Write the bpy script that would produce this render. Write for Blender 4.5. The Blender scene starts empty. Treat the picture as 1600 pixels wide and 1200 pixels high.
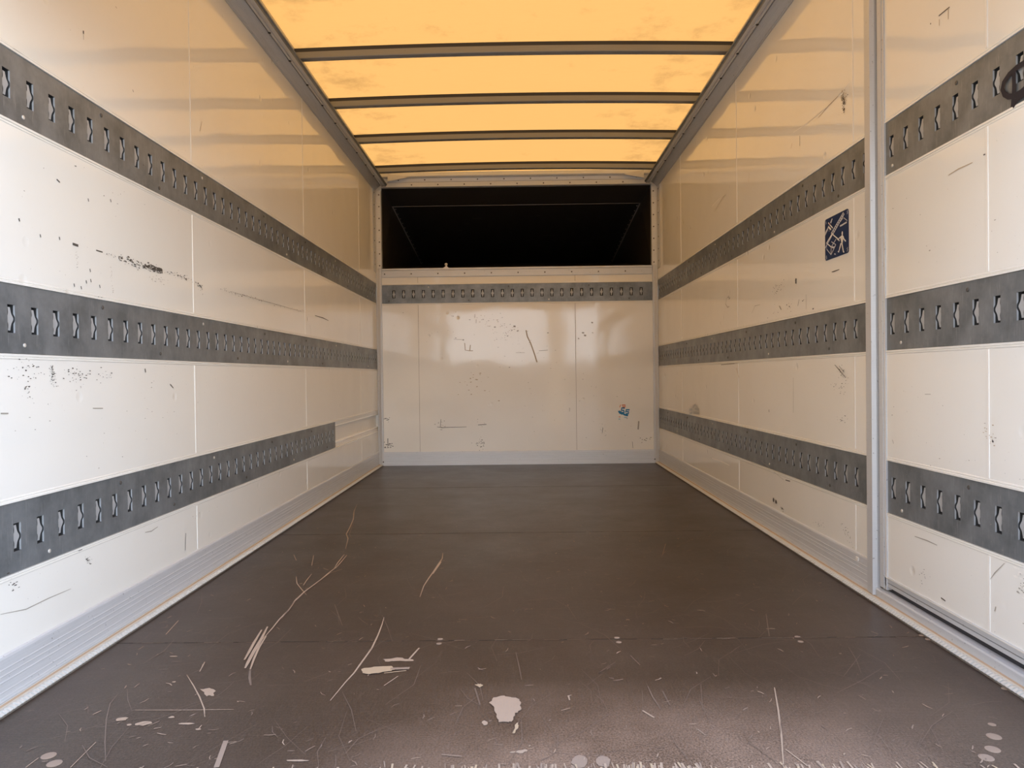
import bpy, math, random
from mathutils import Vector, Matrix
random.seed(7)
S = bpy.context.scene
C = S.collection

# ---------------------------------------------------------------- camera, sky, sun, exposure
F_PX, YAW, PITCH, ROLL, CAM_H = 1153.5, -0.0101, -0.0114, -0.0120, 0.6674
def cam_axes():
    c, s = math.cos, math.sin
    f = Vector((s(YAW)*c(PITCH), c(YAW)*c(PITCH), s(PITCH)))
    r = Vector((c(YAW), -s(YAW), 0)); u = r.cross(f)
    return c(ROLL)*r + s(ROLL)*u, -s(ROLL)*r + c(ROLL)*u, f
RT, UP, FW = cam_axes()
cd = bpy.data.cameras.new('camera'); cam = bpy.data.objects.new('camera', cd); C.objects.link(cam)
cam.matrix_world = Matrix(((RT.x, UP.x, -FW.x, 0), (RT.y, UP.y, -FW.y, 0), (RT.z, UP.z, -FW.z, CAM_H), (0, 0, 0, 1)))
cd.sensor_width = 36; cd.lens = F_PX/1600*36; cd.clip_start = 0.02; cd.clip_end = 300
S.camera = cam

w = bpy.data.worlds.new('sky'); S.world = w; w.use_nodes = True
nt = w.node_tree; nt.nodes.clear()
wo = nt.nodes.new('ShaderNodeOutputWorld'); bg = nt.nodes.new('ShaderNodeBackground')
tc = nt.nodes.new('ShaderNodeTexCoord'); sx = nt.nodes.new('ShaderNodeSeparateXYZ'); rp = nt.nodes.new('ShaderNodeValToRGB')
nt.links.new(tc.outputs['Generated'], sx.inputs[0]); nt.links.new(sx.outputs['Z'], rp.inputs[0])
nt.links.new(rp.outputs[0], bg.inputs[0]); nt.links.new(bg.outputs[0], wo.inputs[0])
rp.color_ramp.elements[0].color = (1.15, 1.22, 1.31, 1)
for p_, c_ in ((0.22, (0.94, 1.03, 1.14, 1)), (0.5, (0.48, 0.60, 0.82, 1))): e_ = rp.color_ramp.elements.new(p_); e_.color = c_
rp.color_ramp.elements[-1].color = (0.28, 0.42, 0.72, 1); rp.color_ramp.elements[-1].position = 0.9
bg.inputs[1].default_value = 4.45

sd = bpy.data.lights.new('sun', 'SUN'); sd.energy = 20; sd.color = (1, 0.97, 0.93); sd.angle = 0.01
sun = bpy.data.objects.new('sun', sd); C.objects.link(sun)
sun.rotation_euler = Vector((0.25, -0.80, -1.15)).to_track_quat('-Z', 'Y').to_euler()

S.view_settings.view_transform = 'Standard'; S.view_settings.look = 'None'
S.view_settings.gamma = 1; S.view_settings.use_curve_mapping = False
S.view_settings.exposure = 0.07

# ---------------------------------------------------------------- measures (metres)
XL, XR, YB, YR = -1.061, 1.039, 5.533, 1.225          # side walls, back wall, rear edge of the floor
RAILS = [(0.267, 0.414), (0.726, 0.872), (1.217, 1.364)]
DOOR_Y0, DOOR_Y1 = 1.30, 2.098                        # side door panel
POST_Y = 2.206

def ray(px, py):
    return FW + (px-800)/F_PX*RT - (py-600)/F_PX*UP
O = Vector((0, 0, CAM_H))
def on(px, py, ax, val):                              # a point measured in the photo -> its place on a wall or the floor
    d = ray(px, py); return O + d*((val-O[ax])/d[ax])
def onL(px, py): return on(px, py, 0, XL)
def onR(px, py): return on(px, py, 0, XR)
def onB(px, py): return on(px, py, 1, YB)
def onF(px, py): return on(px, py, 2, 0.0)

# ---------------------------------------------------------------- materials
def new_mat(name):
    m = bpy.data.materials.new(name); m.use_nodes = True
    return m, m.node_tree, m.node_tree.nodes['Principled BSDF']
def node(t, kind, **kw):
    n = t.nodes.new(kind)
    for k, v in kw.items():
        if k in n.inputs: n.inputs[k].default_value = v
        else: setattr(n, k, v)
    return n
def objco(t, scale=(1, 1, 1)):
    tc = node(t, 'ShaderNodeTexCoord'); mp = node(t, 'ShaderNodeMapping', Scale=scale)
    t.links.new(tc.outputs['Object'], mp.inputs[0]); return mp.outputs[0]
def ramp(t, src, p0, p1, c0=(0, 0, 0, 1), c1=(1, 1, 1, 1)):
    r = node(t, 'ShaderNodeValToRGB'); t.links.new(src, r.inputs[0])
    e = r.color_ramp.elements; e[0].position, e[1].position = p0, p1; e[0].color, e[1].color = c0, c1
    return r.outputs[0]
def mixc(t, fac, a, b):
    m = node(t, 'ShaderNodeMix', data_type='RGBA')
    for s, v in ((m.inputs[0], fac), (m.inputs[6], a), (m.inputs[7], b)):
        if hasattr(v, 'node'): t.links.new(v, s)
        else: s.default_value = v
    return m.outputs[2]
def mth(t, op, a, b):
    m = node(t, 'ShaderNodeMath', operation=op)
    for s, v in ((m.inputs[0], a), (m.inputs[1], b)):
        if hasattr(v, 'node'): t.links.new(v, s)
        else: s.default_value = v
    return m.outputs[0]
def plain(name, col, rough=0.5, metal=0.0):
    m, t, b = new_mat(name)
    b.inputs['Base Color'].default_value = (*col, 1); b.inputs['Roughness'].default_value = rough
    b.inputs['Metallic'].default_value = metal
    return m
def noise(t, co, scale, detail=4, rough=0.55):
    n = node(t, 'ShaderNodeTexNoise', Scale=scale, Detail=detail, Roughness=rough)
    t.links.new(co, n.inputs['Vector']); return n.outputs['Fac']

def wall_paint(name, col, rough, wav=0.0012, dent=0.0012):
    m, t, b = new_mat(name); co = objco(t)
    grime = ramp(t, noise(t, co, 2.3, 6), 0.45, 0.8)
    speck = ramp(t, noise(t, co, 190, 2), 0.74, 0.78)
    area = ramp(t, noise(t, objco(t, (1, 1, 2.2)), 1.7, 3), 0.48, 0.62)
    c1 = mixc(t, mth(t, 'MULTIPLY', grime, 0.22), (*col, 1), (col[0]*.86, col[1]*.84, col[2]*.80, 1))
    c2 = mixc(t, mth(t, 'MULTIPLY', mth(t, 'MULTIPLY', speck, area), 0.7), c1, (0.16, 0.13, 0.10, 1))
    t.links.new(c2, b.inputs['Base Color'])
    b.inputs['Roughness'].default_value = rough
    big = mth(t, 'MULTIPLY', noise(t, co, 2.0, 2), wav*6)
    v = node(t, 'ShaderNodeTexVoronoi', Scale=9.0); t.links.new(co, v.inputs['Vector'])
    d = ramp(t, v.outputs['Distance'], 0.02, 0.13, (1, 1, 1, 1), (0, 0, 0, 1))
    d2 = mth(t, 'MULTIPLY', mth(t, 'MULTIPLY', d, area), dent)
    fine = mth(t, 'MULTIPLY', noise(t, co, 60, 2), 0.00005)
    h = mth(t, 'ADD', mth(t, 'SUBTRACT', big, d2), fine)
    bp = node(t, 'ShaderNodeBump', Strength=1.0, Distance=1.0); t.links.new(h, bp.inputs['Height'])
    t.links.new(bp.outputs[0], b.inputs['Normal'])
    return m
M = {}
M['wall'] = wall_paint('cream_wall_paint', (0.89, 0.872, 0.815), 0.06, 0.0007, 0.0025)
M['back'] = wall_paint('cream_bulkhead_paint', (0.92, 0.893, 0.825), 0.06, 0.0004, 0.0045)
M['seam'] = plain('pale_sealant', (0.88, 0.85, 0.79), 0.4)
M['seamdark'] = plain('brown_joint_line', (0.22, 0.16, 0.11), 0.6)

m, t, b = new_mat('grey_galvanised_steel'); co = objco(t)
n1 = noise(t, co, 9, 6, 0.65); n2 = noise(t, objco(t, (40, 40, 3)), 6, 3)
c = mixc(t, ramp(t, n1, 0.35, 0.75), (0.155, 0.17, 0.18, 1), (0.30, 0.322, 0.34, 1))
c = mixc(t, mth(t, 'MULTIPLY', ramp(t, n2, 0.6, 0.75), 0.35), c, (0.46, 0.46, 0.46, 1))
t.links.new(c, b.inputs['Base Color']); b.inputs['Metallic'].default_value = 0.35; b.inputs['Roughness'].default_value = 0.42
M['rail'] = m
M['web'] = plain('bright_zinc', (0.44, 0.45, 0.455), 0.45, 0.1)
M['hollow'] = plain('slot_shade_and_screw_black', (0.035, 0.035, 0.035), 0.7)

def alu(name, col, rough, metal=0.45, scratch=0.25):
    m, t, b = new_mat(name); co = objco(t)
    n = noise(t, objco(t, (3, 3, 120)), 4, 4); sp = ramp(t, noise(t, co, 120, 2), 0.70, 0.75)
    c = mixc(t, mth(t, 'MULTIPLY', ramp(t, n, 0.3, 0.7), scratch), (*col, 1), (col[0]*.6, col[1]*.6, col[2]*.6, 1))
    c = mixc(t, mth(t, 'MULTIPLY', sp, 0.6), c, (0.12, 0.11, 0.10, 1))
    t.links.new(c, b.inputs['Base Color']); b.inputs['Metallic'].default_value = metal; b.inputs['Roughness'].default_value = rough
    return m
M['alu'] = alu('brushed_aluminium', (0.72, 0.735, 0.755), 0.40, 0.2)
M['alu_dark'] = alu('dull_aluminium', (0.62, 0.62, 0.62), 0.34, 0.12)
M['bow'] = alu('grey_roof_bow_metal', (0.25, 0.255, 0.265), 0.40, 0.25)
M['profile'] = alu('grey_painted_profile', (0.64, 0.65, 0.66), 0.35, 0.15, 0.1)
M['bead'] = plain('ribbed_white_seal', (0.66, 0.635, 0.58), 0.5)
M['beadgap'] = plain('dark_seal_base', (0.20, 0.175, 0.145), 0.7)  # darker seal base between the pale ribs
M['cream'] = plain('cream_seal', (0.62, 0.56, 0.46), 0.6)
M['dirt'] = plain('brown_dirt_line', (0.46, 0.335, 0.225), 0.8)
M['groove'] = plain('black_gasket_and_bow_shade', (0.03, 0.03, 0.035), 0.6)
M['black'] = plain('black_plastic', (0.034, 0.029, 0.027), 0.30)
M['whiteline'] = plain('pale_joint_sealant', (0.42, 0.39, 0.36), 0.5)
M['blackline'] = plain('worn_black_edge', (0.40, 0.34, 0.30), 0.4)
M['screw'] = plain('dull_screw_steel', (0.11, 0.10, 0.09), 0.5, 0.3)
M['screwlight'] = plain('bright_screw_steel', (0.70, 0.66, 0.60), 0.4, 0.3)

# translucent amber roof sheet
m = bpy.data.materials.new('amber_translucent_roof_sheet'); m.use_nodes = True; t = m.node_tree; t.nodes.clear()
co = objco(t)
sp_ = node(t, 'ShaderNodeSeparateXYZ'); t.links.new(co, sp_.inputs[0])
edge_ = mth(t, 'MULTIPLY', ramp(t, mth(t, 'ABSOLUTE', sp_.outputs['X'], 0.0), 0.50, 0.80), 0.10)
smudge = mth(t, 'MULTIPLY', ramp(t, mth(t, 'ADD', noise(t, co, 4.2, 9, 0.72), edge_), 0.58, 0.80), 0.75)
fib = mth(t, 'MULTIPLY', ramp(t, noise(t, objco(t, (2, 30, 1)), 5, 4), 0.5, 0.8), 0.10)
dirt = mth(t, 'ADD', smudge, fib)
ct = mixc(t, dirt, (0.133, 0.068, 0.0190, 1), (0.065, 0.034, 0.010, 1))
cdif = mixc(t, dirt, (0.30, 0.20, 0.09, 1), (0.2, 0.12, 0.06, 1))
tr = node(t, 'ShaderNodeBsdfTranslucent'); df = node(t, 'ShaderNodeBsdfDiffuse'); ad = node(t, 'ShaderNodeAddShader')
out = node(t, 'ShaderNodeOutputMaterial')
t.links.new(ct, tr.inputs[0]); t.links.new(cdif, df.inputs[0])
t.links.new(tr.outputs[0], ad.inputs[0]); t.links.new(df.outputs[0], ad.inputs[1]); t.links.new(ad.outputs[0], out.inputs[0])
M['roof'] = m

# brown film-faced plywood floor with fine mesh print
m, t, b = new_mat('brown_mesh_faced_plywood'); co = objco(t)
g = noise(t, co, 3.0, 8, 0.7); f2 = noise(t, objco(t, (1, 3, 1)), 160, 3, 0.8)
sc = noise(t, objco(t, (9, 1.6, 1)), 7, 6, 0.7); red = noise(t, co, 1.1, 3)
c = mixc(t, ramp(t, red, 0.4, 0.7), (0.035, 0.0235, 0.0165, 1), (0.044, 0.0255, 0.0165, 1))
c = mixc(t, mth(t, 'MULTIPLY', ramp(t, g, 0.45, 0.75), 0.5), c, (0.065, 0.048, 0.039, 1))
c = mixc(t, mth(t, 'MULTIPLY', ramp(t, sc, 0.55, 0.78), 0.5), c, (0.125, 0.090, 0.072, 1))
c = mixc(t, mth(t, 'MULTIPLY', ramp(t, f2, 0.55, 0.72), 0.55), c, (0.22, 0.16, 0.13, 1))
gr = noise(t, objco(t, (1.2, 50, 1)), 3, 6, 0.7); dm_ = noise(t, objco(t, (6, 9, 1)), 9, 8, 0.8)
c = mixc(t, mth(t, 'MULTIPLY', ramp(t, gr, 0.42, 0.72), 0.35), c, (0.075, 0.055, 0.043, 1))
c = mixc(t, mth(t, 'MULTIPLY', ramp(t, dm_, 0.52, 0.70), 0.40), c, (0.105, 0.076, 0.060, 1))
c = mixc(t, 0.12, c, (0.012, 0.008, 0.006, 1))
sep = node(t, 'ShaderNodeSeparateXYZ'); t.links.new(co, sep.inputs[0])
abr = ramp(t, mth(t, 'DIVIDE', mth(t, 'SUBTRACT', 3.2, sep.outputs['Y']), 2.0), 0.30, 1.0)
tx = ramp(t, mth(t, 'ABSOLUTE', mth(t, 'SUBTRACT', sep.outputs['X'], 0.28), 0.0), 0.10, 0.75, (1, 1, 1, 1), (0, 0, 0, 1))
ty = ramp(t, mth(t, 'SUBTRACT', sep.outputs['Y'], 1.2), 0.0, 0.42, (1, 1, 1, 1), (0, 0, 0, 1))
tread = mth(t, 'MULTIPLY', mth(t, 'MULTIPLY', tx, ty), 0.95)
ab2 = ramp(t, mth(t, 'ADD', mth(t, 'MULTIPLY', noise(t, co, 1.6, 4), 0.55), mth(t, 'MULTIPLY', noise(t, co, 230, 2, 0.8), 0.5)), 0.42, 0.72)
c = mixc(t, mth(t, 'MULTIPLY', mth(t, 'MULTIPLY', abr, ab2), 0.38), c, (0.25, 0.175, 0.13, 1))
c = mixc(t, mth(t, 'MULTIPLY', tread, ramp(t, mth(t, 'ADD', mth(t, 'MULTIPLY', noise(t, co, 3.0, 4), 0.5), mth(t, 'MULTIPLY', noise(t, co, 260, 2, 0.8), 0.6)), 0.38, 0.78)), c, (0.62, 0.43, 0.315, 1))
t.links.new(c, b.inputs['Base Color'])
t.links.new(ramp(t, g, 0.2, 0.8, (0.26, 0.26, 0.26, 1), (0.42, 0.42, 0.42, 1)), b.inputs['Roughness'])
b.inputs['Specular IOR Level'].default_value = 0.42
wx = node(t, 'ShaderNodeTexWave', Scale=90.0, bands_direction='X'); t.links.new(co, wx.inputs['Vector'])
wy = node(t, 'ShaderNodeTexWave', Scale=90.0, bands_direction='Y'); t.links.new(co, wy.inputs['Vector'])
hh = mth(t, 'ADD', mth(t, 'MULTIPLY', mth(t, 'ADD', wx.outputs['Fac'], wy.outputs['Fac']), 0.00008), mth(t, 'MULTIPLY', noise(t, co, 25, 4), 0.0004))
bp = node(t, 'ShaderNodeBump', Strength=0.7, Distance=1.0); t.links.new(hh, bp.inputs['Height']); t.links.new(bp.outputs[0], b.inputs['Normal'])
M['floor'] = m
M['wood'] = plain('bare_scraped_wood', (0.46, 0.34, 0.245), 0.85)
M['wood_pale'] = plain('pale_bare_wood', (0.52, 0.39, 0.255), 0.7)
M['scratch'] = plain('light_scratch', (0.34, 0.25, 0.185), 0.85)
M['faint'] = plain('faint_scratch', (0.21, 0.155, 0.12), 0.5)
M['jointline'] = plain('dark_floor_joint', (0.02, 0.016, 0.013), 0.6)  # dark lines at the board joints and a notch by the seal
M['scuff'] = plain('dark_rubber_scuff', (0.09, 0.08, 0.07), 0.6)
M['scuff_soft'] = plain('soft_grey_scuff', (0.40, 0.37, 0.32), 0.6)
M['tan'] = plain('tan_scrape', (0.48, 0.38, 0.26), 0.6)
M['navy'] = plain('navy_sign_blue', (0.006, 0.028, 0.100), 0.35)
M['white'] = plain('sign_white', (0.78, 0.76, 0.70), 0.4)
M['palegrey'] = plain('sign_pale_blue_line', (0.58, 0.60, 0.64), 0.4)
M['blue'] = plain('sticker_blue', (0.01, 0.20, 0.42), 0.5)
M['skyblue'] = plain('sticker_light_blue', (0.40, 0.58, 0.66), 0.5)
M['orange'] = plain('sticker_orange', (0.70, 0.19, 0.06), 0.5)
M['fadedgrey'] = plain('faded_sticker_grey', (0.46, 0.47, 0.46), 0.5)
M['ink'] = plain('black_marker_ink', (0.012, 0.011, 0.02), 0.7)

# ---------------------------------------------------------------- mesh helpers
class MB:
    def __init__(s): s.v, s.f, s.m, s.mats, s.n = [], [], [], [], 0
    def lift(s): s.n += 1; return 0.000025*(s.n % 48)      # every mark sits a hair above the one before
    def mi(s, mat):
        if mat not in s.mats: s.mats.append(mat)
        return s.mats.index(mat)
    def face(s, pts, mat):
        i = len(s.v); s.v += [tuple(p) for p in pts]; s.f.append(tuple(range(i, i+len(pts)))); s.m.append(s.mi(mat))
    def box(s, a, b, mat):
        (x0, y0, z0), (x1, y1, z1) = a, b
        i = len(s.v); s.v += [(x0,y0,z0),(x1,y0,z0),(x1,y1,z0),(x0,y1,z0),(x0,y0,z1),(x1,y0,z1),(x1,y1,z1),(x0,y1,z1)]
        for q in ((0,3,2,1),(4,5,6,7),(0,1,5,4),(1,2,6,5),(2,3,7,6),(3,0,4,7)):
            s.f.append(tuple(i+k for k in q)); s.m.append(s.mi(mat))
    def prism(s, prof, f, a, b, mat, mats=None, caps=True):   # closed profile [(u,v)], f(u,v,t)->xyz, swept t=a..b
        n = len(prof); i = len(s.v)
        s.v += [tuple(f(u, v, a)) for u, v in prof] + [tuple(f(u, v, b)) for u, v in prof]
        for k in range(n):
            l = (k+1) % n
            s.f.append((i+k, i+l, i+n+l, i+n+k)); s.m.append(s.mi(mats[k] if mats and mats[k] else mat))
        if caps:
            s.f.append(tuple(i+k for k in range(n))); s.m.append(s.mi(mat))
            s.f.append(tuple(i+n+k for k in reversed(range(n)))); s.m.append(s.mi(mat))
    def stroke(s, pts, width, mat, nrm, off=0.0006, taper=False):  # flat ribbon lying on a surface
        lf = s.lift(); pts = [Vector(p) + nrm*(off+lf) for p in pts]; k = len(pts)
        L, R = [], []
        for i, p in enumerate(pts):
            d = (pts[min(i+1, k-1)] - pts[max(i-1, 0)])
            if d.length < 1e-9: d = Vector((0.3, 0.5, 0.7))
            sd = d.cross(nrm).normalized()*(width/2)
            if taper: sd *= max(0.2, math.sin(math.pi*(i+0.4)/(k-0.2)))**.6
            L.append(p+sd); R.append(p-sd)
        for i in range(k-1):
            s.face([L[i], R[i], R[i+1], L[i+1]], mat)
    def blob(s, c, ru, rv, u, v, mat, nrm, off=0.0006, n=10, jag=0.25):
        c = Vector(c)+nrm*(off+s.lift())
        pts = []
        for i in range(n):
            a = 2*math.pi*i/n; r = 1+random.uniform(-jag, jag)
            pts.append(c + u*(math.cos(a)*ru*r) + v*(math.sin(a)*rv*r))
        s.face(pts, mat)
    def poly(s, pts, mat, nrm, off=0.0006):
        lf = s.lift(); s.face([Vector(p)+nrm*(off+lf) for p in pts], mat)
    def build(s, name, parent=None, smooth=False, recalc=True):
        me = bpy.data.meshes.new(name); me.from_pydata(s.v, [], s.f)
        for k in s.mats: me.materials.append(M[k] if isinstance(k, str) else k)
        me.polygons.foreach_set('material_index', s.m)
        if smooth: me.polygons.foreach_set('use_smooth', [True]*len(s.f))
        me.update()
        o = bpy.data.objects.new(name, me); C.objects.link(o)
        if parent: o.parent = parent; o.matrix_parent_inverse = Matrix.Identity(4)
        return o
def structure(o, label=None):
    o['kind'] = 'structure'
    if label: o['label'] = label
    return o
def tag(o, label, cat, group=None):
    o['label'] = label; o['category'] = cat
    if group: o['group'] = group
    return o
def empty(name, loc=(0, 0, 0)):
    o = bpy.data.objects.new(name, None); C.objects.link(o); o.location = loc; o.empty_display_size = 0.05
    return o
NX, PX, NY, PZ = Vector((-1, 0, 0)), Vector((1, 0, 0)), Vector((0, -1, 0)), Vector((0, 0, 1))
AX = {'L': (Vector((0,1,0)), PZ, PX), 'R': (Vector((0,1,0)), PZ, NX), 'B': (Vector((1,0,0)), PZ, NY), 'F': (Vector((1,0,0)), Vector((0,1,0)), PZ)}
ON = {'L': onL, 'R': onR, 'B': onB, 'F': onF}
def P(side, pts): return [ON[side](*p) for p in pts]

# shared screw meshes, axis along +Z before turning
def screw_mesh(name, r, h, mat, n=10):
    mb = MB(); rings = [(r, 0), (r, h*.55), (r*.7, h)]
    for (r0, z0), (r1, z1) in zip(rings, rings[1:]):
        for i in range(n):
            a, b2 = 2*math.pi*i/n, 2*math.pi*(i+1)/n
            mb.face([(r0*math.cos(a), r0*math.sin(a), z0), (r0*math.cos(b2), r0*math.sin(b2), z0), (r1*math.cos(b2), r1*math.sin(b2), z1), (r1*math.cos(a), r1*math.sin(a), z1)], mat)
    mb.face([(r*.7*math.cos(2*math.pi*i/n), r*.7*math.sin(2*math.pi*i/n), h) for i in range(n)], mat)
    me = bpy.data.meshes.new(name); me.from_pydata(mb.v, [], mb.f); me.materials.append(M[mat]); return me
SCREW_D = screw_mesh('screw', 0.0052, 0.0022, 'screw')
SCREW_L = screw_mesh('screw', 0.0046, 0.0022, 'screwlight')
SCREW_R = screw_mesh('screw', 0.0062, 0.003, 'hollow')
SCREW_F = screw_mesh('screw', 0.0125, 0.0010, 'scratch', 16)
def screw(me, loc, nrm, parent, name='screw'):
    o = bpy.data.objects.new(name, me); C.objects.link(o)
    o.rotation_euler = nrm.to_track_quat('Z', 'Y').to_euler()
    o.location = Vector(loc) - (parent.location if parent else Vector()); o.parent = parent
    return o

# ---------------------------------------------------------------- floor
fl = MB()
fl.box((XL+0.002, YR, -0.03), (XR-0.002, YB-0.001, 0.0), 'floor')
for y in (1.856, 3.13, 4.42):
    fl.box((XL+0.03, y-0.0012, -0.001), (XR-0.03, y+0.0012, 0.0004), 'jointline')
    for k in range(60):                                   # worn light bits along each board joint
        x = random.uniform(XL+.05, XR-.05); l = random.uniform(.008, .06)
        fl.stroke([(x, y-.003, 0), (x+l, y-.003+random.uniform(-.001, .001), 0)], random.uniform(.0008, .002), random.choice(['faint', 'faint', 'scratch']), PZ)
def F(pts, w, mat='wood', taper=True): fl.stroke(P('F', pts), w, mat, PZ, taper=taper)
# long scratches measured in the photo
F([(558,788),(553,800),(552,812),(547,824),(541,835),(544,842),(540,858)], .004, 'wood')
F([(553,815),(549,826),(546,835),(549,841)], .004, 'faint')
F([(542,868),(532,880),(524,889)], .004, 'wood'); F([(538,867),(527,881),(523,888)], .004)
F([(535,890),(515,896),(495,911),(476,925),(462,938),(450,955),(437,968),(425,983),(410,1000)], .005)
F([(528,885),(512,897),(498,909)], .004); F([(474,929),(458,943),(446,960),(440,968)], .004, 'faint')
F([(409,985),(397,1005),(390,1018),(382,1032)], .0075); F([(418,980),(408,1000),(397,1018),(388,1035),(383,1045)], .009)
F([(416,995),(405,1012),(397,1030),(391,1047)], .006); F([(391,1048),(390,1060),(392,1072)], .006, 'faint')
F([(692,864),(691,873),(684,883),(677,894),(669,905),(662,916),(656,933)], .0045, 'wood'); F([(689,878),(676,897)], .008, 'wood')
F([(600,965),(597,976),(591,992),(581,1013),(566,1034),(553,1052),(540,1066),(516,1095)], .0045)
F([(568,968),(588,970),(598,968)], .002, 'faint')
F([(490,868),(487,884)], .003); F([(463,901),(464,912),(472,922),(479,930)], .003); F([(487,897),(479,907),(474,915)], .003)
F([(505,888),(513,891)], .003); F([(459,867),(463,876)], .003)
F([(560,965),(568,972),(575,976)], .002, 'faint'); F([(523,945),(530,965),(535,978)], .002, 'faint')
F([(292,1055),(303,1073),(312,1090),(319,1108),(320,1121)], .003); F([(211,1110),(290,1110),(365,1109)], .0022); F([(224,1037),(256,1018),(272,1000)], .002, 'faint')
F([(185,1084),(172,1100),(166,1125),(164,1160),(165,1190)], .0022, 'faint'); F([(150,1160),(110,1200)], .002); F([(60,1185),(40,1200)], .002)
F([(353,1158),(346,1178),(338,1200)], .009, 'scratch', False); F([(655,1013),(638,1032)], .006, 'wood'); F([(622,1057),(600,1072)], .003)
F([(320,1035),(312,1050)], .003); F([(279,970),(259,992)], .003)
F([(1012,1073),(1020,1090),(1032,1108)], .003, 'faint'); F([(1035,1080),(1047,1103)], .003, 'faint')
F([(1004,1111),(1022,1122)], .005); F([(1090,1140),(1103,1150)], .004, 'scratch'); F([(1197,960),(1202,995)], .0025, 'faint')
F([(1210,1075),(1216,1110),(1221,1150),(1224,1195)], .0035, 'wood'); F([(1228,1172),(1262,1198)], .003)
F([(1197,983),(1211,983)], .003); F([(985,1025),(1000,1040)], .003, 'faint'); F([(951,1040),(936,1052),(962,1035)], .002, 'faint')
F([(890,1095),(888,1088),(893,1087)], .004, 'wood'); F([(806,1020),(811,1042),(815,1063)], .002, 'faint'); F([(742,1076),(750,1102)], .004, 'faint')
F([(690,1180),(722,1183)], .004, 'scratch'); F([(711,1104),(722,1104)], .002); F([(870,1170),(872,1150)], .002, 'faint')
F([(1095,1070),(1098,1110)], .0015, 'faint'); F([(1040,850),(1035,868)], .003, 'scratch'); F([(1033,870),(1040,862)], .003, 'faint')
F([(1000,840),(1010,832)], .002, 'faint'); F([(1093,1095),(1110,1130)], .0015, 'faint')
# scraped patches down to the wood
def jag(px, mat):
    pts = []
    for i in range(len(px)):
        a, b2 = Vector(px[i]), Vector(px[(i+1) % len(px)])
        for k in range(4):
            q = a.lerp(b2, k/4); pts.append((q.x+random.uniform(-1.6, 1.6), q.y+random.uniform(-.9, .9)))
    fl.poly(P('F', pts), mat, PZ)
jag([(765,1100),(772,1092),(784,1088),(797,1090),(813,1093),(813,1103),(815,1109),(805,1116),(800,1128),(795,1130),(779,1129),(776,1120),(773,1107)], 'wood')
jag([(806,1131),(811,1130),(808,1140),(803,1148),(801,1146)], 'wood_pale')
jag([(742,1071),(752,1069),(755,1073),(748,1075)], 'wood_pale')
jag([(564,1046),(585,1043),(611,1042),(616,1047),(605,1051),(580,1054),(567,1053)], 'wood_pale')
F([(610,1046),(640,1045)], .012, 'scratch', False); F([(600,1052),(635,1048)], .005, 'wood_pale')
jag([(600,1031),(622,1028),(645,1031),(646,1033),(620,1034),(602,1034)], 'wood')
jag([(314,1077),(326,1076),(336,1079),(333,1087),(322,1088)], 'wood')
jag([(796,1174),(822,1172),(824,1175),(812,1178),(797,1176)], 'wood')
for c, ru, rv in (((758,1130), .006, .009), ((190,1124), .012, .008), ((224,1131), .014, .010), ((202,1133), .005, .004), ((292,1131), .014, .004), ((268,1121), .006, .004), ((272,1026), .009, .004), ((272,1066), .004, .004), ((465,1189), .02, .003), ((310,1140), .006, .003)):
    fl.blob(onF(*c), ru, rv, PX, Vector((0,1,0)), 'wood', PZ)
for px in ((905,1190), (942,1190)):
    fl.blob(onF(*px), .014, .02, (PX-Vector((0,.6,0))).normalized(), Vector((.3,1,0)).normalized(), 'scratch', PZ, jag=.15)
def frand(n, y0, y1, lmin, lmax, wmin, wmax, mats, xr=(XL+.06, XR-.06), bias=None):
    for k in range(n):
        x, y = random.uniform(*xr), y0+(y1-y0)*random.random()**(bias or 1.0)
        a = random.gauss(1.0, .8); l = random.uniform(lmin, lmax)
        d = Vector((math.cos(a), math.sin(a), 0))*l; bend = Vector((-d.y, d.x, 0))*random.uniform(-.12, .12)
        p = Vector((x, y, 0))
        if p.y+abs(d.y) > YB-.05 or p.y < YR+.005 or not (XL+.05 < p.x+d.x < XR-.05): continue
        fl.stroke([p, p+d*.5+bend, p+d], random.uniform(wmin, wmax), random.choice(mats), PZ, off=random.uniform(.0003, .0009), taper=True)
frand(620, YR, 3.8, .004, .024, .0010, .0030, ['scratch', 'scratch', 'faint', 'wood'], bias=1.6)
frand(330, YR, 3.6, .03, .22, .0006, .0014, ['faint'], bias=1.7)
frand(60, 2.6, 5.3, .02, .10, .0010, .002, ['faint', 'faint', 'scratch'])
for k in range(170):                                       # edge worn bare by loading
    x = random.gauss(.22, .28) if k < 145 else random.uniform(XL+.1, XR-.1)
    if not XL+.1 < x < XR-.1: continue
    l = random.uniform(.004, .040)*(1 if k < 145 else .7)
    fl.stroke([(x, YR+.001, 0), (x+random.uniform(-.006, .006), YR+.014+l*.6, 0)], random.uniform(.002, .006), random.choice(['wood', 'wood', 'wood_pale', 'scratch']), PZ, off=random.uniform(.0004, .0010), taper=True)
fl.blob(onF(1148,797), .02, .012, PX, Vector((0,1,0)), 'jointline', PZ, off=.0008)
fo = structure(fl.build('floor'), 'dark brown film-faced plywood floor, scratched and scraped')
for px in ((688,998.5),(686,1005.5),(964,996.5),(967,1003.5),(1246,995),(1251,1002.5),(1440,993),(1450,999),(1570,1076),(1550,1132)):
    o = screw(SCREW_F, onF(*px), PZ, fo); o.scale = (.55, .55, .6)
for px in ((1553,1151),(1551,1171),(1541,1184),(76,1181),(85,1193)):
    screw(SCREW_F, onF(*px), PZ, fo)

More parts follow.
